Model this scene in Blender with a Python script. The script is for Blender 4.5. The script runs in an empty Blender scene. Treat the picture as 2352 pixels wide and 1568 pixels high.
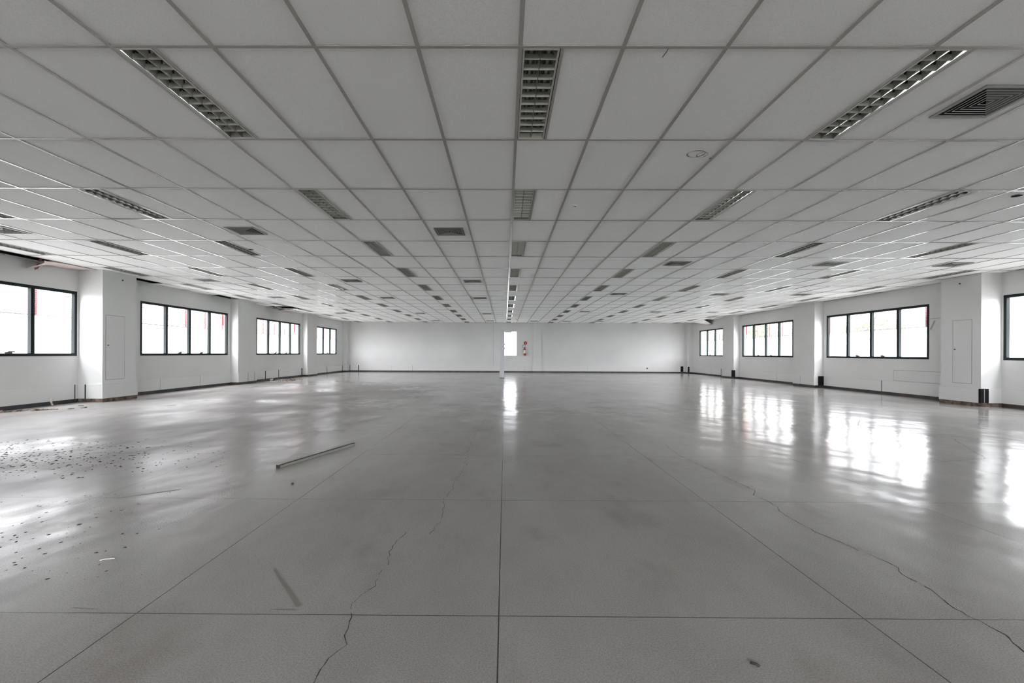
import bpy, bmesh, math, random
from mathutils import Vector, Matrix
C = bpy.context.scene.collection
PI = math.pi
random.seed(7)

# ------------------------------------------------------------------ measures (metres; camera stands at X=0, Y=0)
H = 3.012                      # ceiling height
XL, XR = -9.72, 11.20          # window walls
YB, YF = -7.4, 28.0            # rear and far wall
GX, GW = 0.0863, 0.625         # ceiling grid: X of line 0, column width
GY, GD = 2.798, 1.2159         # ceiling grid: Y of row 0, row depth
EYE = 1.1555

# ------------------------------------------------------------------ camera
F, YAW, ROLL = 1059.384, -0.0053, -0.0046
cy, sy, cr, sr = math.cos(YAW), math.sin(YAW), math.cos(ROLL), math.sin(ROLL)
right = Vector((cr*cy, cr*-sy, -sr)); up = Vector((sr*cy, sr*-sy, cr)); fwd = Vector((sy, cy, 0))
cam = bpy.data.cameras.new('camera'); camo = bpy.data.objects.new('camera', cam); C.objects.link(camo)
cam.sensor_width = 36; cam.lens = F/2352*36; cam.shift_x = 21.92/2352; cam.shift_y = 27.15/2352
cam.clip_start = 0.05; cam.clip_end = 500
m = Matrix((right, up, -fwd)).transposed().to_4x4(); m.translation = (0, 0, EYE)
camo.matrix_world = m
bpy.context.scene.camera = camo

def pix(x, y, z):
    v = Vector((x, y, z-EYE)); zc = v.dot(fwd)
    if zc < .1: return None
    return 1176-21.92+F*v.dot(right)/zc, 784+27.15-F*v.dot(up)/zc
def in_view(pts, pad=0):
    for p in pts:
        q = pix(*p)
        if q and -pad < q[0] < 2352+pad and -pad < q[1] < 1568+pad: return True
    return False

# ------------------------------------------------------------------ materials
def mat(name, col, rough=.6, metal=0, spec=.5):
    m = bpy.data.materials.new(name); m.use_nodes = True
    b = m.node_tree.nodes['Principled BSDF']
    b.inputs['Base Color'].default_value = (*col, 1); b.inputs['Roughness'].default_value = rough
    b.inputs['Metallic'].default_value = metal; b.inputs['Specular IOR Level'].default_value = spec
    return m
class N:
    def __init__(s, m): s.t = m.node_tree; s.b = s.t.nodes['Principled BSDF']
    def new(s, ty, **k):
        n = s.t.nodes.new(ty)
        for a, v in k.items():
            if a.startswith('i_'): n.inputs[a[2:].replace('_', ' ')].default_value = v
            else: setattr(n, a, v)
        return n
    def link(s, a, b): s.t.links.new(a, b)
    def coord(s): return s.new('ShaderNodeTexCoord').outputs['Object']
    def noise(s, scale, detail=3, rough=.5, vec=None, mapping=None):
        n = s.new('ShaderNodeTexNoise'); n.inputs['Scale'].default_value = scale
        n.inputs['Detail'].default_value = detail; n.inputs['Roughness'].default_value = rough
        v = vec or s.coord()
        if mapping:
            mp = s.new('ShaderNodeMapping'); mp.inputs['Scale'].default_value = mapping
            s.link(v, mp.inputs[0]); v = mp.outputs[0]
        s.link(v, n.inputs['Vector']); return n.outputs['Fac']
    def ramp(s, fac, stops):
        r = s.new('ShaderNodeValToRGB'); e = r.color_ramp.elements
        while len(e) < len(stops): e.new(.5)
        for q, (p, c) in zip(e, stops): q.position = p; q.color = (*c, 1) if len(c) == 3 else c
        s.link(fac, r.inputs[0]); return r.outputs['Color']
    def mix(s, fac, a, b, mode='MIX'):
        n = s.new('ShaderNodeMix', data_type='RGBA', blend_type=mode)
        for i, v in ((0, fac), (6, a), (7, b)):
            if hasattr(v, 'is_linked'): s.link(v, n.inputs[i])
            elif i == 0: n.inputs[i].default_value = v
            else: n.inputs[i].default_value = (*v, 1)
        return n.outputs[2]
    def math(s, op, a, b=0.0, c=0.0):
        n = s.new('ShaderNodeMath', operation=op)
        for i, v in enumerate((a, b, c)):
            if hasattr(v, 'is_linked'): s.link(v, n.inputs[i])
            else: n.inputs[i].default_value = v
        return n.outputs[0]
    def bump(s, h, strength, dist):
        n = s.new('ShaderNodeBump'); n.inputs['Strength'].default_value = strength
        n.inputs['Distance'].default_value = dist
        s.link(h, n.inputs['Height']); s.link(n.outputs[0], s.b.inputs['Normal']); return n
def g(v): return (v, v, v)

M = {}
# mineral ceiling tiles: off white with a fine pitted grain
M['tile'] = mat('mineral_tile', (.62, .62, .61), .8, spec=.15); n = N(M['tile'])
fine = n.noise(230, 2, .6); soft = n.noise(.35, 2)
n.link(n.mix(n.ramp(soft, [(.3, g(.93)), (.7, g(1))]), n.ramp(fine, [(.3, (.77, .77, .76)), (.7, (.97, .965, .95))]), n.ramp(fine, [(.3, (.77, .77, .76)), (.7, (.97, .965, .95))])), n.b.inputs['Base Color'])
n.bump(fine, .25, .002); n.b.inputs['Sheen Weight'].default_value = .6; n.b.inputs['Sheen Roughness'].default_value = .5
M['tbar'] = mat('painted_t_bar', (.44, .425, .395), .21, spec=.7)
M['void'] = mat('plenum_shade', (.02, .018, .016), .95, spec=.1)
M['stain'] = mat('ceiling_stain', (.30, .27, .22), .9, spec=.1)
M['wall'] = mat('painted_plaster', (.66, .665, .65), .6, spec=.3); n = N(M['wall'])
n.link(n.ramp(n.noise(.6, 3), [(.3, (.59, .589, .58)), (.7, (.64, .639, .63))]), n.b.inputs['Base Color'])
n.bump(n.noise(60, 2), .08, .002)
M['trunk'] = mat('painted_trunking', (.62, .62, .61), .45, spec=.4)
M['base'] = mat('dark_baseboard', (.022, .026, .034), .45); n = N(M['base'])
n.link(n.ramp(n.noise(2.5, 4), [(.42, (.02, .024, .032)), (.66, (.075, .05, .035))]), n.b.inputs['Base Color'])
M['brown'] = mat('bare_brown_base', (.09, .055, .035), .7); n = N(M['brown'])
n.link(n.ramp(n.noise(9, 4), [(.35, (.035, .02, .014)), (.65, (.20, .15, .12))]), n.b.inputs['Base Color'])
M['seam'] = mat('dark_seam', (.012, .012, .013), .9, spec=.1)
M['faint'] = mat('faint_seam', (.33, .33, .33), .8)
M['frame'] = mat('dark_window_frame', (.006, .011, .012), .6, spec=.2)
M['latch'] = mat('latch_metal', (.10, .10, .10), .4, metal=.5)
M['wframe'] = mat('white_window_frame', (.75, .75, .75), .4)
M['cream'] = mat('cream_outer_plaster', (.62, .56, .46), .8)
M['red'] = mat('red_outer_panel', (.60, .13, .15), .5)
M['slat'] = mat('pale_sunshade_slat', (.13, .13, .135), .5)
M['ground'] = mat('pale_outer_paving', (.26, .26, .25), .9)
M['outwall'] = mat('pale_boundary_wall', (.70, .78, .76), .8)
M['leaf'] = mat('tree_leaf', (.16, .24, .09), .7); n = N(M['leaf'])
n.link(n.ramp(n.noise(1.3, 2), [(.3, (.17, .20, .12)), (.7, (.30, .33, .22))]), n.b.inputs['Base Color'])
M['bark'] = mat('tree_bark', (.10, .08, .06), .9)
M['alu'] = mat('louvre_aluminium', (.22, .22, .195), .48, metal=.85)
M['mirror'] = mat('louvre_reflector', (.55, .55, .54), .10, metal=.95)
M['housing'] = mat('luminaire_housing', (.22, .22, .20), .5, spec=.4)
M['rim'] = mat('luminaire_rim', (.55, .54, .51), .25, spec=.8)
M['tube'] = mat('fluorescent_tube_glass', (.62, .63, .58), .3)
M['ventm'] = mat('vent_shaded_slat', (.17, .175, .17), .5, metal=.2)  # slat faces darkened to paint the shade in the gaps
M['ventl'] = mat('vent_slat_lip', (.45, .455, .44), .4)
M['ventf'] = mat('vent_flange', (.22, .225, .215), .45, metal=.2)
M['post'] = mat('pale_post', (.56, .575, .60), .6)
M['bar'] = mat('bar_steel', (.28, .28, .25), .35, metal=.7)
M['bard'] = mat('bar_dark_edge', (.03, .03, .022), .5)
M['exred'] = mat('extinguisher_red', (.42, .015, .015), .35)
M['exlab'] = mat('extinguisher_label', (.72, .70, .70), .5)
M['sred'] = mat('sign_red', (.30, .004, .008), .5)
M['spink'] = mat('sign_mark', (.85, .30, .32), .5)
M['black'] = mat('black_rubber', (.012, .012, .012), .5)
M['hose'] = mat('hose_grey', (.10, .10, .11), .5)
M['plaster'] = mat('fallen_plaster', (.62, .56, .52), .9)
M['pink'] = mat('loose_ceiling_sheet', (.74, .62, .60), .8)
M['pinkd'] = mat('torn_sheet_core', (.22, .09, .08), .9)
M['debris'] = mat('brown_rubble', (.13, .075, .04), .9); n = N(M['debris'])
n.link(n.ramp(n.noise(14, 3), [(.4, (.07, .035, .02)), (.6, (.42, .32, .24))]), n.b.inputs['Base Color'])
M['fleck'] = mat('dark_dirt_fleck', (.045, .043, .04), .8)
M['crack'] = mat('floor_crack', (.035, .032, .03), .9)
M['scuff'] = mat('floor_scuff', (.20, .18, .165), .6)
M['yellow'] = mat('glass_wool', (.25, .20, .05), .95)
# thin clear glass: mostly passes light, mirrors a little
gm = bpy.data.materials.new('clear_glass'); gm.use_nodes = True; t = gm.node_tree
for q in list(t.nodes): t.nodes.remove(q)
o_ = t.nodes.new('ShaderNodeOutputMaterial'); mx = t.nodes.new('ShaderNodeMixShader')
tr = t.nodes.new('ShaderNodeBsdfTransparent'); gl = t.nodes.new('ShaderNodeBsdfGlossy'); fr = t.nodes.new('ShaderNodeLayerWeight'); pw_ = t.nodes.new('ShaderNodeMath'); pw_.operation = 'POWER'; pw_.inputs[1].default_value = 5; ad_ = t.nodes.new('ShaderNodeMath'); ad_.operation = 'MULTIPLY_ADD'; ad_.inputs[1].default_value = .7; ad_.inputs[2].default_value = .02
tr.inputs[0].default_value = (.97, .97, .97, 1); gl.inputs['Roughness'].default_value = .02
t.links.new(fr.outputs['Facing'], pw_.inputs[0]); t.links.new(pw_.outputs[0], ad_.inputs[0]); t.links.new(ad_.outputs[0], mx.inputs[0]); t.links.new(tr.outputs[0], mx.inputs[1]); t.links.new(gl.outputs[0], mx.inputs[2]); t.links.new(mx.outputs[0], o_.inputs[0])
M['glass'] = gm
# polished grey screed floor with saw-cut joints, speckle, stains and a slightly wavy polish
fm = mat('polished_screed', (.33, .32, .305), .22, spec=.5); M['floor'] = fm; n = N(fm)
co = n.coord(); sep = n.new('ShaderNodeSeparateXYZ'); n.link(co, sep.inputs[0])
speck = n.noise(150, 2, .7, co); blot = n.noise(.9, 5, .6, co, (1, .45, 1)); warm = n.noise(1.6, 4, .6, co, (1, .6, 1)); dirt = n.noise(.33, 4, .55, co)
base = n.ramp(blot, [(.30, (.262, .250, .238)), (.52, (.312, .300, .288)), (.75, (.36, .347, .336))])
base = n.mix(n.ramp(warm, [(.56, g(0)), (.72, g(.55))]), base, (.225, .19, .172))
base = n.mix(1.0, base, n.ramp(speck, [(.28, g(.72)), (.5, g(1)), (.72, g(1.22))]), 'MULTIPLY')
def joint(axis, off, w):
    a = n.math('ADD', sep.outputs[axis], -off); a = n.math('DIVIDE', a, 1.6013)
    a = n.math('SUBTRACT', a, n.math('ROUND', a)); a = n.math('ABSOLUTE', a)
    return n.math('LESS_THAN', a, w/1.6013)
j = n.math('MAXIMUM', joint(0, -.0216, .0028), joint(1, 2.0294, .0028))
base = n.mix(j, base, (.045, .042, .038))
n.link(base, n.b.inputs['Base Color'])
rg = n.noise(1.1, 4, .6, co, (1, .5, 1))
dust = n.new('ShaderNodeMapRange'); dust.inputs['From Min'].default_value = -1.5; dust.inputs['From Max'].default_value = -4.5; n.link(sep.outputs[0], dust.inputs['Value'])
pol = n.new('ShaderNodeMapRange'); pol.inputs['From Min'].default_value = .42; pol.inputs['From Max'].default_value = .66; n.link(n.noise(.75, 2, .5, co, (1, .8, 1)), pol.inputs['Value'])
dy_ = n.new('ShaderNodeMapRange'); dy_.inputs['From Min'].default_value = 19; dy_.inputs['From Max'].default_value = 13; n.link(sep.outputs[1], dy_.inputs['Value'])
dusty = n.math('MULTIPLY', n.math('MULTIPLY', dust.outputs[0], dy_.outputs[0]), n.math('MULTIPLY_ADD', pol.outputs[0], -.70, 1.0))
rr = n.math('MULTIPLY_ADD', rg, .13, .105)
rr = n.math('MULTIPLY_ADD', dusty, .36, rr)
rr = n.math('MULTIPLY_ADD', speck, .10, n.math('SUBTRACT', rr, .05))
n.link(rr, n.b.inputs['Roughness'])
wave = n.math('MULTIPLY_ADD', n.noise(1.3, 2, .5, co, (1, .7, 1)), 1.0, n.math('MULTIPLY', n.noise(6, 2, .5, co), .06))
wave = n.math('MULTIPLY', wave, n.math('MULTIPLY_ADD', dusty, 1.6, 1.0))
n.bump(wave, .5, .035); n.link(n.math('MULTIPLY_ADD', dusty, -.3, .75), n.b.inputs['Specular IOR Level'])

# ------------------------------------------------------------------ helpers
def box(bm, x0, x1, y0, y1, z0, z1, mi=0):
    v = [bm.verts.new(p) for p in ((x0,y0,z0),(x1,y0,z0),(x1,y1,z0),(x0,y1,z0),(x0,y0,z1),(x1,y0,z1),(x1,y1,z1),(x0,y1,z1))]
    for f in ((3,2,1,0),(4,5,6,7),(0,1,5,4),(1,2,6,5),(2,3,7,6),(3,0,4,7)):
        q = bm.faces.new([v[i] for i in f]); q.material_index = mi
def quad(bm, pts, mi=0):
    f = bm.faces.new([bm.verts.new(p) for p in pts]); f.material_index = mi; return f
def cyl(bm, p0, p1, r0, r1=None, n=12, mi=0, cap=True):
    r1 = r0 if r1 is None else r1
    p0, p1 = Vector(p0), Vector(p1); d = (p1-p0).normalized()
    a = d.orthogonal().normalized(); b = d.cross(a)
    A = [bm.verts.new(p0+(a*math.cos(t)+b*math.sin(t))*r0) for t in [2*PI*i/n for i in range(n)]]
    B = [bm.verts.new(p1+(a*math.cos(t)+b*math.sin(t))*r1) for t in [2*PI*i/n for i in range(n)]]
    for i in range(n):
        f = bm.faces.new((A[i], A[(i+1)%n], B[(i+1)%n], B[i])); f.material_index = mi; f.smooth = True
    if cap:
        for L in (A[::-1], B):
            f = bm.faces.new(L); f.material_index = mi
def lathe(bm, prof, cx=0, cyy=0, cz=0, n=20, mi=0, smooth=True):
    R = []
    for r, z in prof: R.append([bm.verts.new((cx+r*math.cos(2*PI*i/n), cyy+r*math.sin(2*PI*i/n), cz+z)) for i in range(n)])
    for a, b in zip(R, R[1:]):
        for i in range(n):
            f = bm.faces.new((a[i], a[(i+1)%n], b[(i+1)%n], b[i])); f.material_index = mi; f.smooth = smooth
    for L in (R[0][::-1], R[-1]):
        f = bm.faces.new(L); f.material_index = mi
def tube(bm, pts, r, n=8, mi=0):
    pts = [Vector(p) for p in pts]; rings = []
    for i, p in enumerate(pts):
        d = (pts[min(i+1, len(pts)-1)]-pts[max(i-1, 0)]).normalized()
        a = d.cross(Vector((0, 0, 1)));
        if a.length < .05: a = d.cross(Vector((0, 1, 0)))
        a.normalize(); b = d.cross(a)
        rings.append([bm.verts.new(p+(a*math.cos(2*PI*k/n)+b*math.sin(2*PI*k/n))*r) for k in range(n)])
    for A, B in zip(rings, rings[1:]):
        for k in range(n):
            f = bm.faces.new((A[k], A[(k+1)%n], B[(k+1)%n], B[k])); f.material_index = mi; f.smooth = True
    bm.faces.new(rings[0][::-1]).material_index = mi; bm.faces.new(rings[-1]).material_index = mi
def mesh(name, bm, mats, bevel=0):
    if bevel: bmesh.ops.bevel(bm, geom=[e for e in bm.edges], offset=bevel, segments=1, affect='EDGES', clamp_overlap=True)
    me = bpy.data.meshes.new(name); bm.normal_update(); bm.to_mesh(me); bm.free()
    for x in (mats if isinstance(mats, (list, tuple)) else [mats]): me.materials.append(x)
    return me
def obj(name, me, parent=None, loc=(0,0,0)):
    o = bpy.data.objects.new(name, me); C.objects.link(o); o.parent = parent; o.location = loc; return o
def ob(name, bm, mats, parent=None, loc=(0,0,0), bevel=0): return obj(name, mesh(name, bm, mats, bevel), parent, loc)
def tag(o, label=None, cat=None, group=None, kind=None):
    for k, v in (('label', label), ('category', cat), ('group', group), ('kind', kind)):
        if v: o[k] = v
    return o
def empty(name, loc, rz=0):
    o = bpy.data.objects.new(name, None); C.objects.link(o); o.location = loc; o.rotation_euler.z = rz; o.empty_display_size = .1; return o
def BM(): return bmesh.new()

# ------------------------------------------------------------------ floor (with its cracks and scuffs)
bm = BM(); quad(bm, [(XL-.2, YB, 0), (XR+.2, YB, 0), (XR+.2, YF+.2, 0), (XL-.2, YF+.2, 0)])
def crack(pts, w, mi=1, jag=.012, z=.0006, seed=1):
    R = random.Random(seed); P = []
    for a, b in zip(pts, pts[1:]):
        L = math.dist(a, b); k = max(2, int(L/.035))
        for i in range(k):
            t = i/k; P.append((a[0]+(b[0]-a[0])*t+R.uniform(-jag, jag), a[1]+(b[1]-a[1])*t+R.uniform(-jag, jag)*.6))
    P.append(pts[-1])
    for i, (a, b) in enumerate(zip(P, P[1:])):
        if R.random() < .05: continue
        d = Vector((b[0]-a[0], b[1]-a[1])).normalized(); nn = Vector((-d.y, d.x))*w*R.uniform(.5, 1.3)/2
        quad(bm, [(a[0]-nn.x, a[1]-nn.y, z), (b[0]-nn.x, b[1]-nn.y, z), (b[0]+nn.x, b[1]+nn.y, z), (a[0]+nn.x, a[1]+nn.y, z)], mi)
crack([(2.015, 1.727), (2.03, 1.81), (2.054, 1.871), (2.075, 1.922), (2.075, 1.975), (2.064, 2.062), (2.061, 2.114), (2.079, 2.189), (2.11, 2.285), (2.094, 2.442), (2.143, 2.519), (2.129, 2.636), (2.098, 2.737), (2.08, 2.85), (2.038, 2.996), (2.022, 3.184), (2.026, 3.412), (2.075, 3.519), (2.078, 3.654), (2.053, 3.802), (2.132, 3.935), (2.079, 4.428), (2.022, 5.061), (1.996, 5.296), (2.04, 5.864)], .0055, seed=1, jag=.006)
crack([(-.68, 1.55), (-.67, 1.61), (-.67, 1.68), (-.66, 1.74), (-.63, 1.82), (-.64, 1.89), (-.66, 1.97), (-.67, 2.05), (-.7, 2.11), (-.69, 2.19), (-.64, 2.28), (-.66, 2.4), (-.63, 2.5), (-.67, 2.67), (-.66, 2.76), (-.67, 2.84), (-.63, 2.97)], .0036, seed=2)
crack([(-.47, 2.94), (-.45, 3.1), (-.44, 3.25), (-.46, 3.49), (-.48, 3.63), (-.46, 3.78), (-.44, 3.94), (-.46, 4.05), (-.42, 4.44)], .0030, seed=3)
crack([(4.6, 5.0), (5.4, 5.2), (6.2, 6.4), (5.8, 7.6), (6.6, 8.6)], .006, seed=5)
crack([(-.40, 4.44), (-.44, 6.0), (-.35, 8.0)], .004, seed=6, jag=.03)
for (a, b, w) in (((-1.225, 2.455), (-.93, 2.095), .026), ((-1.94, 2.07), (-1.84, 2.06), .006), ((-1.05, 2.068), (-.93, 2.066), .006), ((-3.05, 3.62), (-2.72, 3.86), .02)):
    d = Vector((b[0]-a[0], b[1]-a[1])).normalized(); q = Vector((-d.y, d.x))*w/2
    quad(bm, [(a[0]-q.x*.6, a[1]-q.y*.6, .0007), (b[0]-q.x, b[1]-q.y, .0007), (b[0]+q.x, b[1]+q.y, .0007), (a[0]+q.x*.6, a[1]+q.y*.6, .0007)], 2)
tag(ob('floor', bm, [M['floor'], M['crack'], M['scuff']]), kind='structure')

# ------------------------------------------------------------------ walls with window openings and pilasters
WZ0, WZ1 = 1.05, 2.51
BAYS = [(6.50, 10.42), (12.24, 16.12), (17.98, 21.83), (23.72, 26.60)]
COLS = [(-1.25, .45, .28), (4.60, 5.75, .28), (10.46, 11.42, .55), (16.27, 17.42, .28), (22.05, 23.15, .25)]
TH = .10; TOP = 3.75
def side_wall(name, X, s):        # s = +1: room lies towards +X
    bm = BM(); a, b = sorted((X, X-s*TH)); y = YB-.2
    for (y0, y1) in BAYS:
        box(bm, a, b, y, y0, -.3, TOP); box(bm, a, b, y0, y1, -.3, WZ0); box(bm, a, b, y0, y1, WZ1, TOP); y = y1
    box(bm, a, b, y, YF+.2, -.3, TOP)
    for (y0, y1, d) in COLS + [(27.62, 28.0, .24)]:
        if s < 0 and d == .55: d = .42
        if s < 0: d = d+.04
        box(bm, *sorted((X, X+s*d)), y0, y1, 0, TOP)
    return bm
bm = side_wall('wall_left', XL, 1)
cyl(bm, (-9.17, 11.0, 2.86), (-9.155, 11.0, 2.86), .014, mi=1)
tag(ob('wall_left', bm, [M['wall'], M['seam'], M['faint']]), kind='structure')
bm = side_wall('wall_right', XR, -1)
cyl(bm, (10.74, 10.95, 2.85), (10.725, 10.95, 2.85), .014, mi=1)
box(bm, XR-.003, XR, 11.68, 12.40, 2.108, 2.122, 2); box(bm, XR-.003, XR, 11.70, 11.74, 2.0, 2.11, 2)
quad(bm, [(XR-.002, 12.05, 2.06), (XR-.002, 12.10, 2.06), (XR-.002, 12.23, 1.83), (XR-.002, 12.17, 1.83)], 2)
box(bm, XR-.003, XR, 16.9, 17.3, 2.0, 2.01, 2)
tag(ob('wall_right', bm, [M['wall'], M['seam'], M['faint']]), kind='structure')
# far wall: opening X -.05..0.75, Z 1.0..2.46
FX0, FX1, FZ0, FZ1 = -.05, .75, 1.0, 2.465
bm = BM()
box(bm, XL-.2, FX0, YF, YF+TH, -.3, TOP); box(bm, FX1, XR+.2, YF, YF+TH, -.3, TOP)
box(bm, FX0, FX1, YF, YF+TH, -.3, FZ0); box(bm, FX0, FX1, YF, YF+TH, FZ1, TOP)
box(bm, 1.72, 2.20, YF-.07, YF, 0, TOP)
box(bm, -.70, -.69, YF-.006, YF, .4, H, 2); 
cyl(bm, (8.61, YF, .29), (8.61, YF-.09, .29), .03, mi=1)
tag(ob('wall_far', bm, [M['wall'], M['seam'], M['faint']]), kind='structure')
bm = BM(); box(bm, XL-.2, XR+.2, YB-.2, YB, -.3, TOP)
bm.free(); bm = BM(); FILL_RW = [(-8.9, -4.9), (-4.3, -.3), (.3, 4.3), (5.0, 9.8)]; x = XL-.2
for (a, b) in FILL_RW:
    box(bm, x, a, YB-.2, YB, -.3, TOP); box(bm, a, b, YB-.2, YB, -.3, 1.05); box(bm, a, b, YB-.2, YB, 2.51, TOP); x = b
box(bm, x, XR+.2, YB-.2, YB, -.3, TOP)
tag(ob('wall_rear', bm, M['wall']), kind='structure')

# ------------------------------------------------------------------ windows
def make_window(idx, X, s, y0, y1):
    root = empty('window_%d' % idx, (X, (y0+y1)/2, WZ0)); tag(root, kind='structure')
    L = y1-y0; npane = max(1, round(L/.97)); pw = L/npane; hh = WZ1-WZ0
    bm = BM(); fw = .062; dep = .07
    def bx(ya, yb, za, zb, x0=0.004, x1=-dep): box(bm, *sorted((x0*s, x1*s)), ya, yb, za, zb)
    bx(-L/2, L/2, 0, fw); bx(-L/2, L/2, hh-fw, hh)
    for k in range(npane+1):
        c = -L/2+pw*k; w = fw if k in (0, npane) else .075
        ya, yb = (c, c+w) if k == 0 else ((c-w, c) if k == npane else (c-w/2, c+w/2)); bx(ya, yb, fw, hh-fw)
        if 0 < k < npane: bx(c-.012, c+.012, fw, hh-fw, .016, 0)
    ob('window_frame', bm, M['frame'], root)
    bm = BM()
    for k in range(npane):
        a = -L/2+pw*k
        quad(bm, [(-.04*s, a+.02, .03), (-.04*s, a+pw-.02, .03), (-.04*s, a+pw-.02, hh-.03), (-.04*s, a+.02, hh-.03)])
    ob('glass', bm, M['glass'], root)
    for k in ((0, 1, 2, 3) if npane > 3 else (1,)):
        if k not in ((1, 2) if npane > 3 else (1,)): continue
        bm = BM(); c = -L/2+pw*(k+.5)
        box(bm, *sorted((.004*s, .035*s)), c-.07, c+.07, fw-.01, fw+.025); box(bm, *sorted((.02*s, .045*s)), c-.02, c+.11, fw+.02, fw+.045)
        ob('latch', bm, M['latch'], root)
    # light enters here
    pl = bpy.data.lights.new('portal', 'AREA'); pl.shape = 'RECTANGLE'; pl.size = L; pl.size_y = hh; pl.energy = 1
    try: pl.cycles.is_portal = True
    except Exception: pass
    po = bpy.data.objects.new('daylight_portal', pl); C.objects.link(po); po.location = (X-s*.12, (y0+y1)/2, WZ0+hh/2)
    po.rotation_euler = Vector((s, 0, 0)).to_track_quat('-Z', 'Z').to_euler()
    # make local X run along Y
    z = Vector((-s, 0, 0)); xa = Vector((0, 1, 0)); ya = z.cross(xa)
    mm = Matrix((xa, ya, z)).transposed().to_4x4(); mm.translation = po.location; po.matrix_world = mm
i = 1
for (X, s) in ((XL, 1), (XR, -1)):
    for (y0, y1) in BAYS:
        make_window(i, X, s, y0, y1); i += 1
# far window: white casement
root = empty('window_%d' % i, (FX0, YF, FZ0)); tag(root, kind='structure')
bm = BM(); W_, Hh = FX1-FX0, FZ1-FZ0
box(bm, 0, .02, -.01, .08, 0, Hh); box(bm, W_-.05, W_, -.01, .08, 0, Hh); box(bm, 0, W_, -.01, .08, 0, .02); box(bm, 0, W_, -.02, .08, Hh, Hh+.035)
box(bm, W_-.075, W_-.062, .0, .05, 0, Hh)
ob('window_frame', bm, M['wframe'], root)
bm = BM(); box(bm, 0.03, W_*.55, -.012, .05, Hh-.035, Hh); ob('shadow_gap', bm, M['latch'], root)  # dark strip painting the shadow gap at the window head
bm = BM(); quad(bm, [(.02, .05, .02), (W_-.05, .05, .02), (W_-.05, .05, Hh-.03), (.02, .05, Hh-.03)]); ob('glass', bm, M['glass'], root)
for z in (.69, .45):
    bm = BM(); box(bm, .015, .06, -.03, .0, z-.035, z+.035); ob('hinge', bm, M['latch'], root)
pl = bpy.data.lights.new('portal', 'AREA'); pl.shape = 'RECTANGLE'; pl.size = W_; pl.size_y = Hh; pl.cycles.is_portal = True
po = bpy.data.objects.new('daylight_portal', pl); C.objects.link(po)
mm = Matrix((Vector((1, 0, 0)), Vector((0, 0, 1)), Vector((0, -1, 0)))).transposed().to_4x4()
zz = Vector((0, 1, 0)); xa = Vector((1, 0, 0)); ya = zz.cross(xa)
mm = Matrix((xa, ya, zz)).transposed().to_4x4(); mm.translation = ((FX0+FX1)/2, YF+.15, (FZ0+FZ1)/2); po.matrix_world = mm

for n_, (a, b) in enumerate(FILL_RW):       # unseen windows added behind the camera to light the foreground
    root = empty('window_%d' % (i+1+n_), (a, YB, 1.05)); tag(root, kind='structure'); W_ = b-a; Hh = 1.46
    bm = BM()
    for k in range(5):
        x = (W_-.05)*k/4; box(bm, x, x+.05, -.1, -.01, 0, Hh)
    box(bm, 0, W_, -.1, -.01, 0, .05); box(bm, 0, W_, -.1, -.01, Hh-.05, Hh); ob('window_frame', bm, M['frame'], root)
    bm = BM(); quad(bm, [(0, -.05, 0), (W_, -.05, 0), (W_, -.05, Hh), (0, -.05, Hh)]); ob('glass', bm, M['glass'], root)
    pl = bpy.data.lights.new('portal', 'AREA'); pl.shape = 'RECTANGLE'; pl.size = W_; pl.size_y = Hh; pl.cycles.is_portal = True
    po = bpy.data.objects.new('daylight_portal', pl); C.objects.link(po); zz = Vector((0, -1, 0)); xa = Vector((1, 0, 0))
    mm = Matrix((xa, zz.cross(xa), zz)).transposed().to_4x4(); mm.translation = ((a+b)/2, YB-.15, 1.05+Hh/2); po.matrix_world = mm

# ------------------------------------------------------------------ baseboards and wall trunking
def run_pts(X, s, cols, d0, dc):   # outline of a strip standing off the wall, wrapping the pilasters
    return X+s*d0
def strips(X, s, off, z0, z1, seams=(), gaps=()):
    bm = BM(); y = YB
    allc = []
    for (a, b, d) in COLS+[(27.62, 28.0, .24)]:
        if s < 0 and d == .55: d = .42
        if s < 0: d += .04
        allc.append((a, b, d))
    for (a, b, d) in allc:
        box(bm, *sorted((X, X+s*off)), y, a-off, z0, z1)
        box(bm, *sorted((X, X+s*(d+off))), a-off, min(b+.0, YF), z0, z1)
        y = b
    for (yy, w, mi) in seams:
        d = 0
        for (a, b, dd) in allc:
            if a-off < yy < b: d = dd
        box(bm, *sorted((X+s*(d+off-.004), X+s*(d+off+.0025))), yy-w/2, yy+w/2, z0, z1, mi)
    return bm, allc
seL = [(8.0, .012, 2), (10.33, .018, 1), (14.6, .012, 2), (16.83, .012, 1), (17.27, .015, 1), (17.67, .012, 2), (18.59, .05, 1), (19.68, .045, 1), (21.93, .09, 1), (25.03, .05, 1), (27.4, .05, 1), (6.2, .012, 2), (12.9, .01, 2)]
seR = [(25.0, .012, 2), (23.85, .05, 1), (23.05, .012, 2), (16.97, .012, 2), (13.71, .02, 1), (9.9, .012, 1), (19.0, .01, 2)]
bm, cl = strips(XL, 1, .045, .085, .405, seL)
box(bm, -9.52, -9.505, 10.40, 10.413, .085, .405, 1)
tag(ob('trim_1', bm, [M['trunk'], M['seam'], M['faint']]), kind='structure')
bm, crr = strips(XR, -1, .045, .085, .405, seR)
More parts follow.
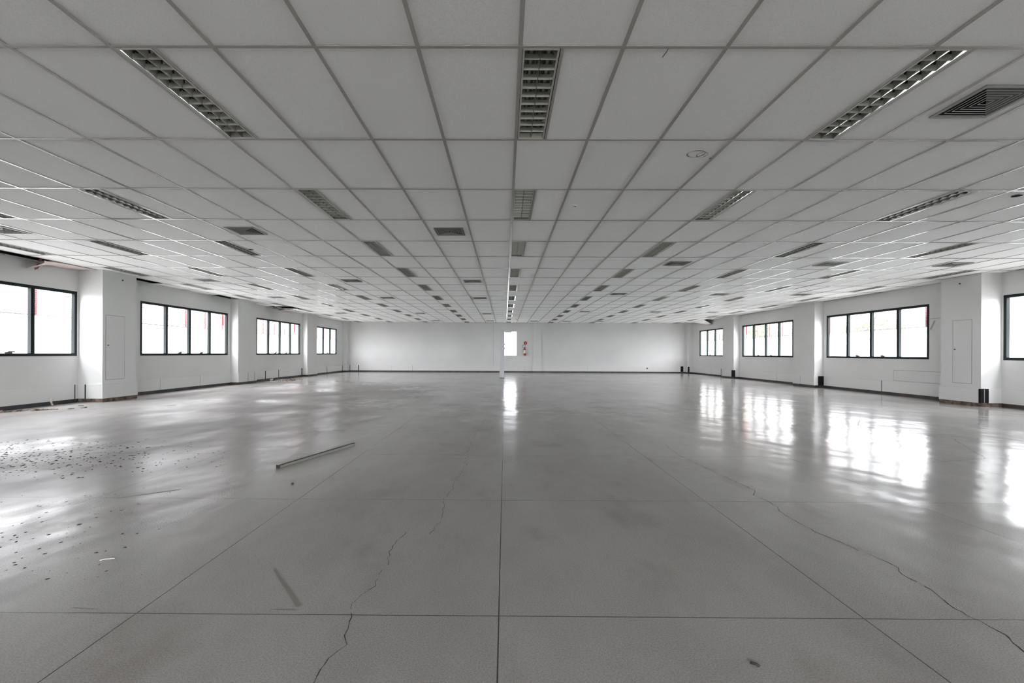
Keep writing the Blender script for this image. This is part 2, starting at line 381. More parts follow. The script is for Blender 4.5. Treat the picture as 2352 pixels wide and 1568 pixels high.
# missing corner covers: dark open ends of the trunking
for (x0, x1, y0, y1) in ((10.68, 10.86, 10.405, 10.455), (10.98, 11.16, 16.19, 16.222), (10.78, 10.94, 21.955, 22.003), (10.905, 11.01, 27.565, 27.573)):
    box(bm, x0, x1, y0, y1, .087, .407, 1)
box(bm, 10.756, 10.766, 10.40, 10.406, .10, .40, 2)  # grey strip painting the vertical highlight on the open corner
tag(ob('trim_2', bm, [M['trunk'], M['seam'], M['faint']]), kind='structure')
bm = BM()
box(bm, XL+.26, XR-.3, YF-.045, YF, .085, .405)
box(bm, 1.66, 2.24, YF-.115, YF-.045, .085, .42)
for (x, w, mi) in ((-8.87, .05, 1), (-9.4, .03, 1), (-6.9, .01, 2), (-5.6, .02, 2), (1.2, .01, 2), (5, .01, 2)): box(bm, x-w/2, x+w/2, YF-.048, YF-.04, .085, .405, mi)
box(bm, 10.63, 10.80, YF-.05, YF-.04, .09, .42, 1)
tag(ob('trim_3', bm, [M['trunk'], M['seam'], M['faint']]), kind='structure')
for nm, X, s in (('baseboard_left', XL, 1), ('baseboard_right', XR, -1)):
    bm, _ = strips(X, s, .030, .0, .085)
    a, b, d = (cl if s > 0 else crr)[2]
    ya = a-.031; 
    box(bm, *sorted((X+s*.03, X+s*(d+.032))), ya-.001, ya+.004, 0, .084, 1); box(bm, *sorted((X+s*(d+.028), X+s*(d+.032))), ya, b, 0, .084, 1)
    tag(ob(nm, bm, [M['base'], M['brown']]), kind='structure')
bm = BM(); box(bm, XL+.2, XR-.2, YF-.03, YF, 0, .085); box(bm, 1.68, 2.22, YF-.10, YF-.03, 0, .085)
tag(ob('baseboard_far', bm, M['base']), kind='structure')

# ------------------------------------------------------------------ ceiling: T-bar grid, tiles, holes, dark void above
FIXC = [-14, -11, -8, -4, 0, 4, 8, 12, 16]
LEFTSIDE = (-14, -11)
fix_rows = list(range(-8, 20, 2))
vents = [(5.5, .5)] + [(c, 3.5) for c in (-12.5, -6.5, -1.5)] + [(c, 5.5) for c in (5.5, 10.5, 14.5)] + [(c, 7.5) for c in (-12.5, -6.5, -1.5)] \
    + [(c, 9.5) for c in (5.5, 10.5, 14.5)] + [(c, 10.5) for c in (-12.5, -6.5, -1.5)] + [(c, 14.5) for c in (5.5, 10.5, 14.5)] + [(c, 15.5) for c in (-12.5, -6.5, -1.5)] \
    + [(c, 19.5) for c in (-6.5, -1.5, 2.5, 5.5, 8.5)]
VH = .22
def fix_span(i):   # X extent of the luminaire opening
    x = GX+GW*i
    return (x-.257, x-.0) if i in LEFTSIDE else (x, x+.257)
bm = BM(); R = random.Random(3)
TZ = H+.006
def tile(x0, x1, y0, y1, tilt=True):
    k = .0025
    z = [TZ+(R.uniform(-k, k) if tilt else 0) for _ in range(4)]
    if R.random() < .06: z[R.randrange(4)] -= .004
    quad(bm, [(x0, y0, z[0]), (x0, y1, z[1]), (x1, y1, z[2]), (x1, y0, z[3])], 0)
cols = [XL]+[GX+GW*i for i in range(-15, 18)]+[XR]
ids = list(range(-16, 18))
HOLES = {(-16, 3), (-16, 4), (-16, 7), (-16, 10), (-16, 13), (-15, 13), (17, 18), (17, 19)}
for j in range(-9, 21):
    y0 = GY+GD*j; y1 = min(y0+GD, YF)
    if y0 < YB: y0 = YB
    for c, i in enumerate(ids):
        x0, x1 = cols[c], cols[c+1]
        if (i, j) in HOLES: continue
        if i == -16 and j == 5: y0_ = 9.45
        else: y0_ = y0
        if i == 17 and j in (9, 10, 14, 15): x1 -= .07
        if i == 17 and j == 5: x1 -= .12
        if i == 17 and j == 19:
            tile(x0, x1, 27.1, y1); continue
        cut = None
        if j % 2 == 0:
            if i in FIXC and i not in LEFTSIDE: cut = (x0, x0+.257)
            if i+1 in LEFTSIDE: cut = (x1-.257, x1)
        v = [(vx, vy) for vx, vy in vents if int(math.floor(vx)) == i and int(math.floor(vy)) == j]
        if cut:
            if cut[0] > x0+.01: tile(x0, cut[0], y0, y1)
            if cut[1] < x1-.01: tile(cut[1], x1, y0, y1)
        elif v:
            xc, yc = GX+GW*v[0][0], GY+GD*v[0][1]; h_ = VH-.02
            quad(bm, [(x0, y0, TZ), (x0, yc-h_, TZ), (x1, yc-h_, TZ), (x1, y0, TZ)]); quad(bm, [(x0, yc+h_, TZ), (x0, y1, TZ), (x1, y1, TZ), (x1, yc+h_, TZ)])
            quad(bm, [(x0, yc-h_, TZ), (x0, yc+h_, TZ), (xc-h_, yc+h_, TZ), (xc-h_, yc-h_, TZ)]); quad(bm, [(xc+h_, yc-h_, TZ), (xc+h_, yc+h_, TZ), (x1, yc+h_, TZ), (x1, yc-h_, TZ)])
        else: tile(x0, x1, y0_, y1)
bw = .0125
def bar(x0, x1, y0, y1):
    box(bm, x0, x1, y0, y1, H, H+.003, 1)
for i in range(-15, 18):
    x = GX+GW*i
    for j in range(-9, 21):      # each length of bar a touch out of true
        y0 = max(YB, GY+GD*j); y1 = min(YF, GY+GD*(j+1)); dz = R.uniform(-.0006, .0006)
        if i == -15 and j == 13: continue
        box(bm, x-bw, x+bw, y0, y1, H+dz, H+.003+dz, 1)
        if i in FIXC and j % 2 == 0:
            xx = x+.257*(-1 if i in LEFTSIDE else 1); box(bm, xx-bw*.8, xx+bw*.8, y0, y1, H, H+.003, 1)
for j in range(-8, 21):
    y = GY+GD*j
    for c, i in enumerate(ids):
        if (i, j) in HOLES or (i, j-1) in HOLES: continue
        a = cols[c]+(bw if c else 0); b = cols[c+1]-(bw if c+1 < len(cols)-1 else 0); dz = R.uniform(-.0005, .0008)
        box(bm, a, b, y-bw, y+bw, H-.0006+dz, H+.0025+dz, 1)
box(bm, XL, XL+.012, YB, 8.9, H, H+.02, 1); box(bm, XR-.012, XR, YB, YF, H, H+.02, 1); box(bm, XL, XR, YF-.02, YF, H, H+.02, 1); box(bm, XL, XL+.012, 9.9, 11.3, H, H+.02, 1)
# the void: near-black slab and wall linings paint its unlit darkness
box(bm, XL, XR, YB, YF, 3.62, 3.7, 2); box(bm, XL, XL+.01, YB, YF, H+.03, 3.62, 2); box(bm, XR-.01, XR, YB, YF, H+.03, 3.62, 2)
# dark round holes cut in tiles, and a ring-shaped stain
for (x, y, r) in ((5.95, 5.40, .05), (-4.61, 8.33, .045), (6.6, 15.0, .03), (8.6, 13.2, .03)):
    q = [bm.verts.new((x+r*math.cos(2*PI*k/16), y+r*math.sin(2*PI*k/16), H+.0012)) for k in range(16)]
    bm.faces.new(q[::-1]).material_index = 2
def ring(x, y, rx, ry, w, mi, n=28, z=H+.0014):
    for k in range(n):
        a, b = 2*PI*k/n, 2*PI*(k+1)/n; w1 = w*(1+.5*math.sin(3*a)); w2 = w*(1+.5*math.sin(3*b))
        quad(bm, [(x+rx*math.cos(a), y+ry*math.sin(a), z), (x+(rx-w1)*math.cos(a), y+(ry-w1)*math.sin(a), z), (x+(rx-w2)*math.cos(b), y+(ry-w2)*math.sin(b), z), (x+rx*math.cos(b), y+ry*math.sin(b), z)], mi)
ring(1.765, 4.29, .085, .075, .010, 3); ring(1.83, 4.31, .05, .06, .006, 3)
quad(bm, [(1.93, 4.37, H+.0012), (1.93, 4.40, H+.0012), (1.97, 4.40, H+.0012), (1.97, 4.37, H+.0012)], 3)
tag(ob('ceiling', bm, [M['tile'], M['tbar'], M['void'], M['stain']]), kind='structure')

# ------------------------------------------------------------------ luminaires
LW, LL = .113, GD/2-.014     # half sizes
bm = BM()
def rim(bm, ax, ay, bx_, by_, z0, z1):
    box(bm, -ax, ax, -ay, -by_, z0, z1); box(bm, -ax, ax, by_, ay, z0, z1); box(bm, -ax, -bx_, -by_, by_, z0, z1); box(bm, bx_, ax, -by_, by_, z0, z1)
rim(bm, LW, LL, LW-.012, LL-.012, -.001, .010); me_rim = mesh('frame', bm, M['rim'])
bm = BM(); a, b, h_ = LW-.010, LL-.010, .085
for pts in ([(-a,-b,0),(-a,b,0),(-a,b,h_),(-a,-b,h_)], [(a,b,0),(a,-b,0),(a,-b,h_),(a,b,h_)], [(a,-b,0),(-a,-b,0),(-a,-b,h_),(a,-b,h_)], [(-a,b,0),(a,b,0),(a,b,h_),(-a,b,h_)], [(-a,-b,h_),(-a,b,h_),(a,b,h_),(a,-b,h_)]): quad(bm, pts)
me_house = mesh('housing', bm, M['housing'])
bm = BM(); a, b = LW-.012, LL-.012; ncell = 11; zt = .042
def prism_x(y, w0, w1, z0, z1):      # cross blade along X, dished top edge
    n = 8
    for s in (-1, 1):
        for k in range(n):
            xa, xb = -a+2*a*k/n, -a+2*a*(k+1)/n
            quad(bm, [(xa, y+s*w0/2, z0), (xb, y+s*w0/2, z0), (xb, y+s*w1/2, z1), (xa, y+s*w1/2, z1)][::s])
    quad(bm, [(-a, y-w0/2, z0), (-a, y+w0/2, z0), (a, y+w0/2, z0), (a, y-w0/2, z0)])
for k in range(1, ncell): prism_x(-b+2*b*k/ncell, .005, .024, .002, .034)
for s in (-1, 1): quad(bm, [(-a, s*b, .001), (a, s*b, .001), (a, s*(b-.02), .036), (-a, s*(b-.02), .036)])
def prism_y(x0, x1, x2, x3, z0, z1, segs=11):
    quad(bm, [(x0, -b, z0), (x0, b, z0), (x1, b, z1), (x1, -b, z1)], 1); quad(bm, [(x2, b, z0), (x2, -b, z0), (x3, -b, z1), (x3, b, z1)], 1)
prism_y(-.0025, -.0125, .0025, .0125, .002, .029); prism_y(-.0125, -.032, .0125, .032, .029, .056)
quad(bm, [(-.0025, -b, .002), (-.0025, b, .002), (.0025, b, .002), (.0025, -b, .002)])
for s in (-1, 1):
    quad(bm, [(s*a, -b, .001), (s*a, b, .001), (s*(a-.010), b, .028), (s*(a-.010), -b, .028)], 1); quad(bm, [(s*(a-.010), -b, .028), (s*(a-.010), b, .028), (s*(a-.024), b, .046), (s*(a-.024), -b, .046)], 1)
me_louv = mesh('louver', bm, [M['alu'], M['mirror']])
bm = BM(); cyl(bm, (0, -LL+.03, 0), (0, LL-.03, 0), .013, n=10); me_tube = mesh('tube', bm, M['tube'])
def ordn(k): return ['first','second','third','fourth','fifth','sixth','seventh','eighth','ninth','tenth','eleventh'][k]
linename = {0: 'middle line running to the far window', -4: 'first line left of the middle', -8: 'second line left of the middle', -11: 'third line left of the middle', -14: 'line nearest the left windows',
            4: 'first line right of the middle', 8: 'second line right of the middle', 12: 'third line right of the middle', 16: 'line nearest the right windows'}
proto = None
for i in FIXC:
    seen = 0
    for j in fix_rows:
        x0, x1 = fix_span(i); xc = (x0+x1)/2; yc = GY+GD*(j+.5)
        if not in_view([(xx, yc+q, H) for xx in (x0, xc, x1) for q in (-.55, 0, .55)]): continue
        e = empty('ceiling_light', (xc, yc, H+.0035))
        tag(e, 'unlit louvred light, %s from the camera in the %s' % (ordn(seen), linename[i]), 'ceiling light', 'recessed ceiling lights, '+linename[i])
        seen += 1
        obj('frame', me_rim, e, (0, 0, -.0045)); obj('housing', me_house, e); obj('louver', me_louv, e)
        for s in (-1, 1): obj('tube', me_tube, e, (s*.056, 0, .060))

# ------------------------------------------------------------------ air vents
bm = BM(); rim(bm, VH, VH, VH-.028, VH-.028, -.004, .004); me_vf = mesh('frame', bm, M['ventf'])
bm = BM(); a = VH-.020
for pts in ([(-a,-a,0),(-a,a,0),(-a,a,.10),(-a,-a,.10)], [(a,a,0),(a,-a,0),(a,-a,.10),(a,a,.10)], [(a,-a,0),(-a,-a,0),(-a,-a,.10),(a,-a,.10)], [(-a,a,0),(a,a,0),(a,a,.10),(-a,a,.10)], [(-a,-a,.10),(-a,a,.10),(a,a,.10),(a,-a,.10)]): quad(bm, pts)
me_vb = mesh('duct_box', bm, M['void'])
bm = BM(); rr_ = VH-.030; K = 6; st = rr_/K
for k in range(K):
    r = rr_-st*k; q = st*1.1; hz = .013
    for s in (-1, 1):
        r2 = max(r-q, .001)
        # slats parallel to Y lean inwards, slats parallel to X lean outwards
        quad(bm, [(s*r, -r, 0), (s*r, r, 0), (s*r2, r2, hz), (s*r2, -r2, hz)])
        quad(bm, [(-r, s*r, .0), (r, s*r, .0), (r+q*.9, s*(r+q*.9), hz), (-r-q*.9, s*(r+q*.9), hz)] if k else [(-r, s*r, .0), (r, s*r, .0), (r, s*(r+.008), .012), (-r, s*(r+.008), .012)])
        box(bm, *sorted((s*r, s*(r-.0024))), -r, r, -.001, .003, 1); box(bm, -r, r, *sorted((s*r, s*(r-.0024))), -.001, .003, 1)
me_vl = mesh('louver', bm, [M['ventm'], M['ventl']])
vrow = {.5: 'alone on the ceiling at right, nearest the camera', 3.5: 'in the nearest row on the left', 5.5: 'in the second row on the right', 7.5: 'in the second row on the left', 9.5: 'in the third row on the right',
        10.5: 'in the third row on the left', 14.5: 'in the fourth row on the right', 15.5: 'in the fourth row on the left', 19.5: 'in the last row before the far wall'}
for (vx, vy) in vents:
    xc, yc = GX+GW*vx, GY+GD*vy
    e = empty('air_vent', (xc, yc, H))
    rowm = sorted(v[0] for v in vents if v[1] == vy); k = rowm.index(vx)
    pos = {1: ['large'], 3: ['leftmost', 'middle', 'rightmost'], 5: ['leftmost', 'second from left', 'middle', 'second from right', 'rightmost']}[len(rowm)][k]
    tag(e, 'square grey air vent, %s %s' % (pos, vrow[vy]) if len(rowm) > 1 else 'square grey air vent alone on the right, nearest the camera', 'air vent', 'square ceiling air vents')
    obj('frame', me_vf, e); obj('duct_box', me_vb, e); obj('louver', me_vl, e)

# small things on the ceiling
e = bm = BM(); box(bm, -.022, .022, -.03, .03, -.010, 0); o = ob('ceiling_bracket', bm, M['wframe'], loc=(.87, 5.80, H+.005)); tag(o, 'tiny white bracket with a rusty hole under the tile right of the second middle light', 'bracket')
bm = BM(); cyl(bm, (0, 0, -.012), (0, 0, -.009), .010); ob('hole', bm, M['black'], o, (.006, .018, 0))
bm = BM(); tube(bm, [(0, 0, 0), (-.006, .012, -.012), (-.016, .022, -.022), (-.026, .030, -.035)], .0022); tag(ob('wire_end', bm, M['black'], loc=(.985, 2.81, H)), 'short dark wire end poking out beside the nearest grid bar, right of centre', 'wire')
for (x, y, lab) in ((.64, 10.84, 'small round white ceiling detector right of the middle line of lights'), (.62, 25.1, 'tiny white detector near the far window, right of the last middle light')):
    e = empty('smoke_detector', (x, y, H+.004)); tag(e, lab, 'detector', 'round ceiling detectors')
    bm = BM(); lathe(bm, [(.055, 0), (.055, -.012), (.045, -.020)]); ob('base', bm, M['wframe'], e)
    bm = BM(); lathe(bm, [(.035, -.020), (.033, -.034), (.015, -.042)]); ob('head', bm, M['wframe'] if y < 20 else M['latch'], e)

# ------------------------------------------------------------------ loose and sagging ceiling pieces by the walls
def sheet(name, rows, mats, th=.009, loc=(0, 0, 0)):
    """rows: list of lists of points, a bent sheet with thickness"""
    bm = BM(); V = [[bm.verts.new(p) for p in r] for r in rows]; V2 = [[bm.verts.new((p[0], p[1], p[2]+th)) for p in r] for r in rows]
    nr, nc = len(rows), len(rows[0])
    for a in range(nr-1):
        for b in range(nc-1):
            f = bm.faces.new((V[a][b], V[a+1][b], V[a+1][b+1], V[a][b+1])); f.smooth = True
            f = bm.faces.new((V2[a][b], V2[a][b+1], V2[a+1][b+1], V2[a+1][b])); f.smooth = True; f.material_index = 1
    for a in range(nr-1):
        for b in (0, nc-1): f = bm.faces.new((V[a][b], V[a+1][b], V2[a+1][b], V2[a][b])); f.material_index = 1
    for b in range(nc-1):
        for a in (0, nr-1): f = bm.faces.new((V[a][b], V[a][b+1], V2[a][b+1], V2[a][b])); f.material_index = 1
    bmesh.ops.recalc_face_normals(bm, faces=bm.faces)
    return ob(name, bm, mats, loc=loc)
rows = []
for k in range(13):
    t = k/12; y = 9.28+t*1.17; drop = .17*max(0, 1-t*2.4)**1.5+.03*math.sin(PI*t)
    rows.append([(-9.70+.40*u/5+(.05*math.sin(7*u+k) if k < 2 else 0), y+(.05*math.sin(5*u) if k == 0 else 0), H-.004-drop*(.55+.45*math.cos(u*.55))) for u in range(6)])
o = sheet('hanging_ceiling_sheet', rows, [M['pink'], M['pinkd']]); tag(o, 'torn pinkish ceiling sheet hanging above the left edge window beside the black gap', 'ceiling sheet')
bm = BM()
for (x, y, z, a_, b_) in ((-9.6, 9.36, H-.20, .10, .05), (-9.5, 9.30, H-.13, .07, .04), (-9.42, 9.27, H-.05, .07, .05)):
    quad(bm, [(x, y, z), (x+a_, y-.03, z+.02), (x+a_*.8, y+.02, z+b_+.03), (x-.03, y+.02, z+b_)])
ob('torn_edge', bm, M['pinkd'], o)
rows = []
for k in range(13):
    t = k/12; y = 24.95+t*3.0; drop = .25*max(0, math.cos(min(1, abs(t-.12)/.62)*PI/2))**1.6
    rows.append([(10.71+.44*u/4, y, H-.004-drop*(u/4)**1.3) for u in range(5)])
tag(sheet('sagging_ceiling_tile', rows, [M['tile'], M['yellow']], th=.014), 'sagging white ceiling tile with a dark gap above the smallest right window', 'ceiling tile')
rows = []
for k in range(7):
    t = k/6; rows.append([(-9.70+.36*u/3, 19.75+t*1.15, H-.004-.05*(1-t)*(1-u/3)) for u in range(4)])
tag(sheet('loose_ceiling_sheet', rows, [M['pink'], M['pinkd']]), 'loose whitish ceiling sheet beyond the black hole above the third left window', 'ceiling sheet')
bm = BM(); box(bm, -9.70, -8.68, 19.2, 19.225, H-.030, H-.004); box(bm, -9.31, -9.285, 18.6, 19.8, H-.030, H-.004)
tag(ob('bare_grid_bar', bm, M['tbar']), 'bare metal grid bars left across the black ceiling hole at left', 'ceiling bar')

# ------------------------------------------------------------------ access panels
def panel(name, label, X, s, y0, y1, z0, z1, knob=False, group=None):
    root = empty(name, (X, (y0+y1)/2, z0)); tag(root, label, 'access panel', group)
    L = (y1-y0)/2; h_ = z1-z0; bm = BM(); w = .012
    for (a, b, c, d) in ((-L, L, 0, w), (-L, L, h_-w, h_), (-L, -L+w, 0, h_), (L-w, L, 0, h_)): box(bm, *sorted((0, s*.004)), a, b, c, d)
    ob('gap', bm, M['faint'] if s else M['seam'], root)
    bm = BM(); box(bm, *sorted((0, s*.006)), -L+w, L-w, w, h_-w); ob('door', bm, M['wall'], root)
    if knob:
        bm = BM(); cyl(bm, (s*.006, -L+.06 if s > 0 else L-.06, .80), (s*.02, -L+.06 if s > 0 else L-.06, .80), .014); ob('lock', bm, M['latch'], root)
panel('access_panel', 'tall white access panel on the left pilaster beside the large bright window', XL+.55, 1, 10.54, 11.07, .50, 2.0, True, 'tall access panels')
panel('access_panel', 'tall white access panel on the big right pilaster with the dark open corner', XR-.46, -1, 10.66, 11.12, .50, 1.99, True, 'tall access panels')
panel('wall_panel', 'low wide white panel below the right window next to the big pilaster', XR, -1, 11.66, 13.35, .42, .73)
bm = BM(); box(bm, XR-.012, XR, 11.655, 11.68, .41, .73); tag(ob('panel_slot', bm, M['seam']), 'narrow dark slot at the near end of the low right panel', 'slot')

# ------------------------------------------------------------------ post, extinguisher, sign
bm = BM(); box(bm, -.105, .105, -.06, .06, 0, 2.235)
e = ob('white_post', bm, M['post'], loc=(-.135, 21.56, 0), bevel=.006); tag(e, 'square pale post standing free on the floor just left of the far window', 'post')
bm = BM(); box(bm, -.115, .115, -.07, .07, 0, .03); ob('foot_plate', bm, M['latch'], e)
e = empty('fire_extinguisher', (1.20, YF-.13, 1.02)); tag(e, 'red fire extinguisher with a white label hung on the far wall', 'fire extinguisher')
bm = BM(); lathe(bm, [(.070, 0), (.078, .02), (.078, .33), (.06, .385), (.025, .41), (.022, .43)]); ob('cylinder', bm, M['exred'], e)
bm = BM(); lathe(bm, [(.0795, .14), (.0795, .33)]); ob('label', bm, M['exlab'], e)
bm = BM(); box(bm, -.02, .02, -.02, .02, .43, .47); box(bm, -.015, .09, -.01, .01, .47, .485); box(bm, -.015, .08, -.01, .01, .45, .46); ob('valve', bm, M['black'], e)
bm = BM(); tube(bm, [(-.02, 0, .45)]+[(-.055+.085*math.cos(t), -.01, .57+.085*math.sin(t)) for t in [(-.9+2*PI*k/20) for k in range(21)]]+[(-.085, -.02, .40), (-.10, -.03, .22)], .011); ob('hose', bm, M['hose'], e)
bm = BM(); box(bm, -.04, .04, .078, .13, .30, .36); ob('bracket', bm, M['latch'], e)
e = empty('extinguisher_sign', (1.245, YF, 1.785)); tag(e, 'small dark red octagonal sign above the fire extinguisher', 'sign')
bm = BM(); cyl(bm, (0, 0, 0), (0, -.012, 0), .108, n=8); bmesh.ops.rotate(bm, verts=bm.verts, matrix=Matrix.Rotation(PI/8, 3, 'Y')); ob('plate', bm, M['sred'], e)
bm = BM(); box(bm, -.018, .018, -.016, -.012, -.05, .025); box(bm, -.010, .010, -.016, -.012, .025, .045); ob('symbol', bm, M['spink'], e)

# ------------------------------------------------------------------ things lying on the floor
e = empty('metal_bar', (-2.26, 4.59, 0), 0); tag(e, 'long grey metal ceiling bar lying on the floor left of centre', 'metal bar')
p0, p1 = Vector((-2.26, 4.59, 0)), Vector((-1.885, 5.745, 0)); d = (p1-p0); Lb = d.length; e.rotation_euler.z = math.atan2(d.y, d.x)
bm = BM(); box(bm, 0, Lb, -.022, -.018, 0, .026); box(bm, 0, Lb, -.022, .018, .0, .003); ob('flange', bm, M['bar'], e)
bm = BM(); box(bm, 0, Lb, -.018, .004, .023, .032); box(bm, -.003, .004, -.024, .02, 0, .032); ob('web', bm, M['bard'], e)
bm = BM(); lathe(bm, [(.010, 0), (.014, .006), (.006, .013)], n=8); tag(ob('pebble', bm, M['black'], loc=(-1.86, 4.04, 0)), 'tiny black pebble on the floor below the metal bar', 'pebble')
bm = BM(); tube(bm, [(-.014, .006, .004), (-.006, .003, .006), (.004, -.003, .006), (.012, -.012, .004)], .0045); tag(ob('black_plug', bm, M['black'], loc=(.935, 1.722, 0)), 'small black curved plug on the floor at bottom right', 'plug')
bm = BM(); tube(bm, [(-.03, -.012, .003), (-.012, 0, .006), (.01, .006, .005), (.03, .016, .003)], .003); tag(ob('paper_scrap', bm, M['plaster'], loc=(-2.2, 2.545, 0)), 'small pale curled scrap on the floor at lower left', 'scrap')
# flecks of dirt on the left of the floor
bm = BM(); R = random.Random(11)
def fleck(x, y, r, z=.0005):
    n_ = R.choice((5, 6)); a0 = R.random()*6; asp = R.uniform(.5, 1); c = bm.verts.new((x, y, z+r*.22)); an = R.random()*6
    vs = []
    for k in range(n_):
        t = a0+2*PI*k/n_; rr2 = r*R.uniform(.6, 1.1); ux, uy = rr2*math.cos(t), rr2*math.sin(t)*asp
        vs.append(bm.verts.new((x+ux*math.cos(an)-uy*math.sin(an), y+ux*math.sin(an)+uy*math.cos(an), z)))
    for k in range(n_): bm.faces.new((vs[k], vs[(k+1) % n_], c))
def unpix(px, py):
    v = right*(px-1176+21.92)-up*(py-784-27.15)+fwd*F; t = -EYE/v.z; return v.x*t, v.y*t
for k in range(520):
    px = abs(R.gauss(0, 1))*200 if k % 2 else R.uniform(0, 520); py = R.gauss(1050-px*.02, 24)
    if px > 530 or py < 1008 or py > 1105: continue
    x, y = unpix(px, py); fleck(x, y, R.uniform(.005, .021)*(1 if px < 350 else .7))
for k in range(110):
    px = R.uniform(0, 420); py = R.uniform(1120, 1330)
    if px > 420-(py-1120)*.9: continue
    x, y = unpix(px, py); fleck(x, y, R.uniform(.003, .012))
for (px, py, r) in ((182, 1204, .020), (97, 1198, .012), (107, 1176, .012), (318, 1157, .012), (140, 1245, .014), (103, 1271, .012), (50, 1201, .010), (34, 1229, .014), (37, 1244, .014), (76, 1236, .008), (336, 1008, .012), (163, 1012, .012), (325, 1320, .004), (205, 1178, .008), (365, 1215, .008), (112, 1227, .012)):
    x, y = unpix(px, py); fleck(x, y, r)
tag(ob('dirt_flecks', bm, M['fleck']), 'dark dirt flecks scattered over the floor at left', 'dirt', kind='stuff')
# rubble by the left wall
def shard(bm, x, y, lx, ly, h, rz, tilt=0):
    v = []
    for (a, b) in ((-1, -1), (1, -.8), (.9, 1), (-.8, .9)):
        ax, ay = a*lx*R.uniform(.75, 1), b*ly*R.uniform(.75, 1)
        v.append((x+ax*math.cos(rz)-ay*math.sin(rz), y+ax*math.sin(rz)+ay*math.cos(rz), tilt*a))
    B = [bm.verts.new((p[0], p[1], .001+max(0, p[2]))) for p in v]; T_ = [bm.verts.new((p[0], p[1], .001+max(0, p[2])+h)) for p in v]
    bm.faces.new(B[::-1]); bm.faces.new(T_)
    for k in range(4): bm.faces.new((B[k], B[(k+1)%4], T_[(k+1)%4], T_[k]))
for (cx_, cy_, n_, sx_, sy_, lab) in ((-9.10, 8.95, 26, .42, .09, 'thin line of broken brown plaster on the floor under the left edge window'), (-9.02, 19.35, 46, .42, .80, 'brown rubble heap on the floor below the ceiling hole, by the left wall')):
    bm = BM()
    for k in range(n_):
        a = R.gauss(0, .45); b = R.gauss(0, .4); u = a*.8
        if cy_ < 10: x, y = cx_+u*.55, cy_+u*.42+b*sy_
        else: x, y = cx_+b*sx_, cy_+a*sy_
        shard(bm, max(x, XL+.1), y, R.uniform(.02, .075), R.uniform(.012, .035), R.uniform(.006, .02), R.uniform(-.4, 1.4), R.uniform(0, .02))
    tag(ob('plaster_debris', bm, M['debris']), lab, 'debris', 'plaster debris along the left wall', kind='stuff')
bm = BM(); shard(bm, -9.46, 19.35, .07, .30, .008, -.1, .004); tag(ob('plaster_piece', bm, M['plaster']), 'long pale plaster piece lying between the rubble heap and the left wall', 'plaster piece')
bm = BM(); shard(bm, -9.55, 18.85, .06, .05, .06, .3, .02); tag(ob('plaster_lump', bm, M['plaster']), 'small pale lump against the baseboard before the rubble heap', 'plaster piece')
bm = BM(); tube(bm, [(0, .02, .012), (.01, 0, .03), (.004, -.01, .09), (-.01, 0, .13), (-.03, .01, .16)], .022, n=7); tag(ob('cloth_scrap', bm, M['plaster'], loc=(-9.58, 9.70, 0)), 'upright curled white scrap against the dark baseboard at far left', 'scrap')
bm = BM(); box(bm, -.05, .05, -.012, .012, 0, .006); tag(ob('wood_chip', bm, M['bard'], loc=(-9.0, 9.75, 0)), 'small dark chip on the floor before the left pilaster', 'chip')

# ------------------------------------------------------------------ outside: sunshade screens, red fins, paving, boundary wall, trees
def screen(X, s, side):
    root = empty('sunshade_screen', (X, 0, 0)); tag(root, 'slatted sunshade with thin red posts outside the %s windows' % side, 'sunshade', 'sunshades outside the windows')
    bm = BM(); z = 1.975
    while z < 2.85:
        box(bm, *sorted((0, -s*.035)), -6, 29, z, z+.007); z += .046
    box(bm, *sorted((0, -s*.03)), -6, 29, 1.955, 1.972)
    ob('slats', bm, M['slat'], root)
    bm = BM(); box(bm, *sorted((-s*.036, -s*.066)), -.028, .028, 1.955, 2.9); me = mesh('post', bm, M['red'])
    y = 14.2-.975*10
    while y < 28.9: obj('post', me, root, (0, y, 0)); y += .975
    for k in range(-1, 4):
        bm = BM(); y = 11.35+5.85*k; box(bm, *sorted((s*.50, -s*.05)), y-.04, y+.04, 2.14, 3.5); ob('fin', bm, M['red'], root)
screen(XL-.78, 1, 'left'); screen(XR+.78, -1, 'right')
bm = BM()
for (X, s) in ((XL-TH, 1), (XR+TH, -1)):
    for (y0, y1) in BAYS: # cream outer reveals
        for yy in (y0, y1): box(bm, *sorted((X, X-s*.012)), yy-(.25 if yy == y0 else -.0), yy+(.0 if yy == y0 else .25), .9, 3.4)
tag(ob('trim_4', bm, M['cream']), kind='structure')
bm = BM(); box(bm, -90, 90, -60, 120, -.42, -.32); tag(ob('ground', bm, M['ground']), kind='structure')
bm = BM(); box(bm, 20, 20.2, -30, 100, -.32, 2.35); box(bm, 19.95, 20.25, -30, 100, 2.35, 2.42); tag(ob('boundary_wall', bm, M['outwall']), 'pale boundary wall outside the right windows, below the trees', 'wall')
bm = BM(); R = random.Random(5)
for k in range(1500):
    L_ = R.choice(((0, 0, 5.2, 2.2), (1.3, .6, 4.6, 1.5), (-1.4, .3, 4.4, 1.5), (.2, -1.4, 4.3, 1.5), (.1, 1.5, 4.8, 1.4), (0, 0, 3.6, 1.9)))
    v = Vector((R.gauss(0, 1), R.gauss(0, 1), R.gauss(0, 1))).normalized()*L_[3]*R.uniform(.6, 1); c = Vector(L_[:3])+v
    a = Vector((R.gauss(0, 1), R.gauss(0, 1), R.gauss(0, 1))).normalized(); b = a.orthogonal().normalized(); w = R.uniform(.14, .28)
    quad(bm, [c-a*w, c-b*w*.5, c+a*w, c+b*w*.5])
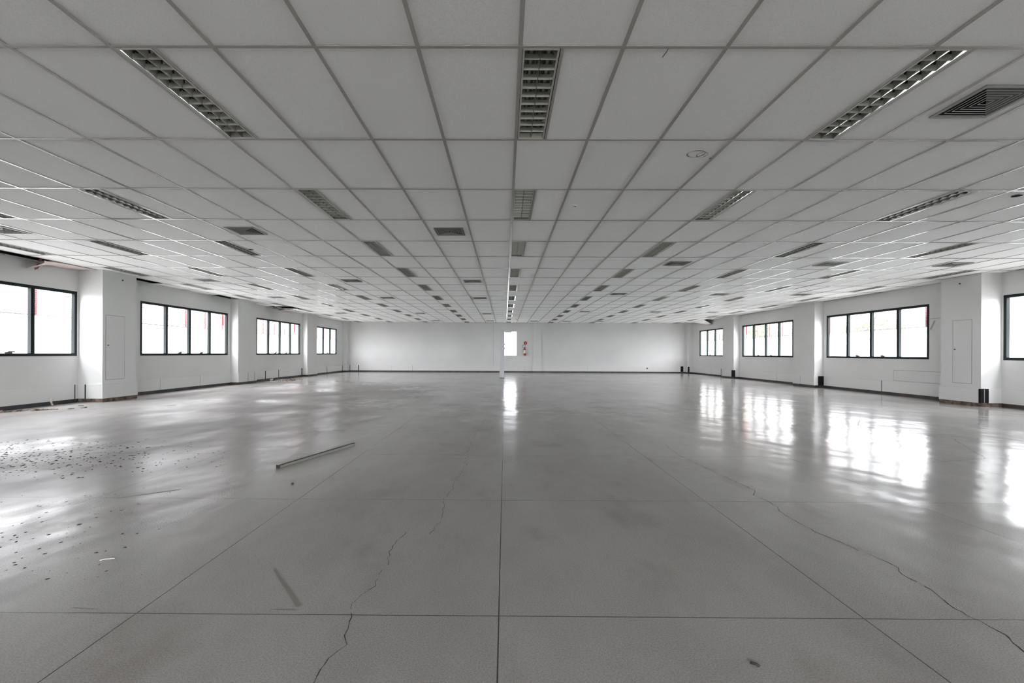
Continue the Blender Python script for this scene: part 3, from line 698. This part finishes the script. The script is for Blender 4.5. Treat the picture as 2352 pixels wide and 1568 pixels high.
me_cr = mesh('crown', bm, M['leaf'])
bm = BM(); cyl(bm, (0, 0, -.4), (.1, .05, 3.6), .16, .09, n=8); me_tr = mesh('trunk', bm, M['bark'])
for k in range(8):
    e = empty('tree', (25+R.uniform(-.3, .3), 33+k*6.6, -.32), R.random()*6); sc = R.uniform(.8, .95); e.scale = (sc, sc, sc*R.uniform(.72, .85))
    tag(e, 'leafy green tree behind the pale wall outside the right windows', 'tree', 'trees outside the right windows')
    obj('crown', me_cr, e); obj('trunk', me_tr, e)

# ------------------------------------------------------------------ daylight
w = bpy.data.worlds.new('overcast_sky'); bpy.context.scene.world = w; w.use_nodes = True
bg = w.node_tree.nodes['Background']; bg.inputs[0].default_value = (.945, .96, 1, 1); bg.inputs[1].default_value = 9.0
wt = w.node_tree; tc = wt.nodes.new('ShaderNodeTexCoord'); sx = wt.nodes.new('ShaderNodeSeparateXYZ'); wt.links.new(tc.outputs['Generated'], sx.inputs[0])
def wm(op, a, b, c=0.0):
    n = wt.nodes.new('ShaderNodeMath'); n.operation = op
    for i, v in enumerate((a, b, c)):
        if hasattr(v, 'is_linked'): wt.links.new(v, n.inputs[i])
        else: n.inputs[i].default_value = v
    return n.outputs[0]
# veiled sun behind the camera: the cloud is brighter on that side and towards the zenith
fy = wm('MULTIPLY_ADD', sx.outputs[1], -.75, 1.0); fz = wm('MULTIPLY_ADD', wm('MAXIMUM', sx.outputs[2], 0.0), .8, .75)
wt.links.new(wm('MULTIPLY', wm('MULTIPLY', fy, fz), 10.0), bg.inputs[1])
sc = bpy.context.scene
sc.view_settings.view_transform = 'Standard'; sc.view_settings.look = 'None'; sc.view_settings.gamma = 1; sc.view_settings.exposure = 1.18
sc.view_settings.use_curve_mapping = False
sc.cycles.max_bounces = 16; sc.cycles.diffuse_bounces = 10; sc.cycles.glossy_bounces = 5; sc.cycles.transparent_max_bounces = 12
sc.cycles.use_denoising = True; sc.cycles.sample_clamp_indirect = 8; sc.cycles.caustics_reflective = False
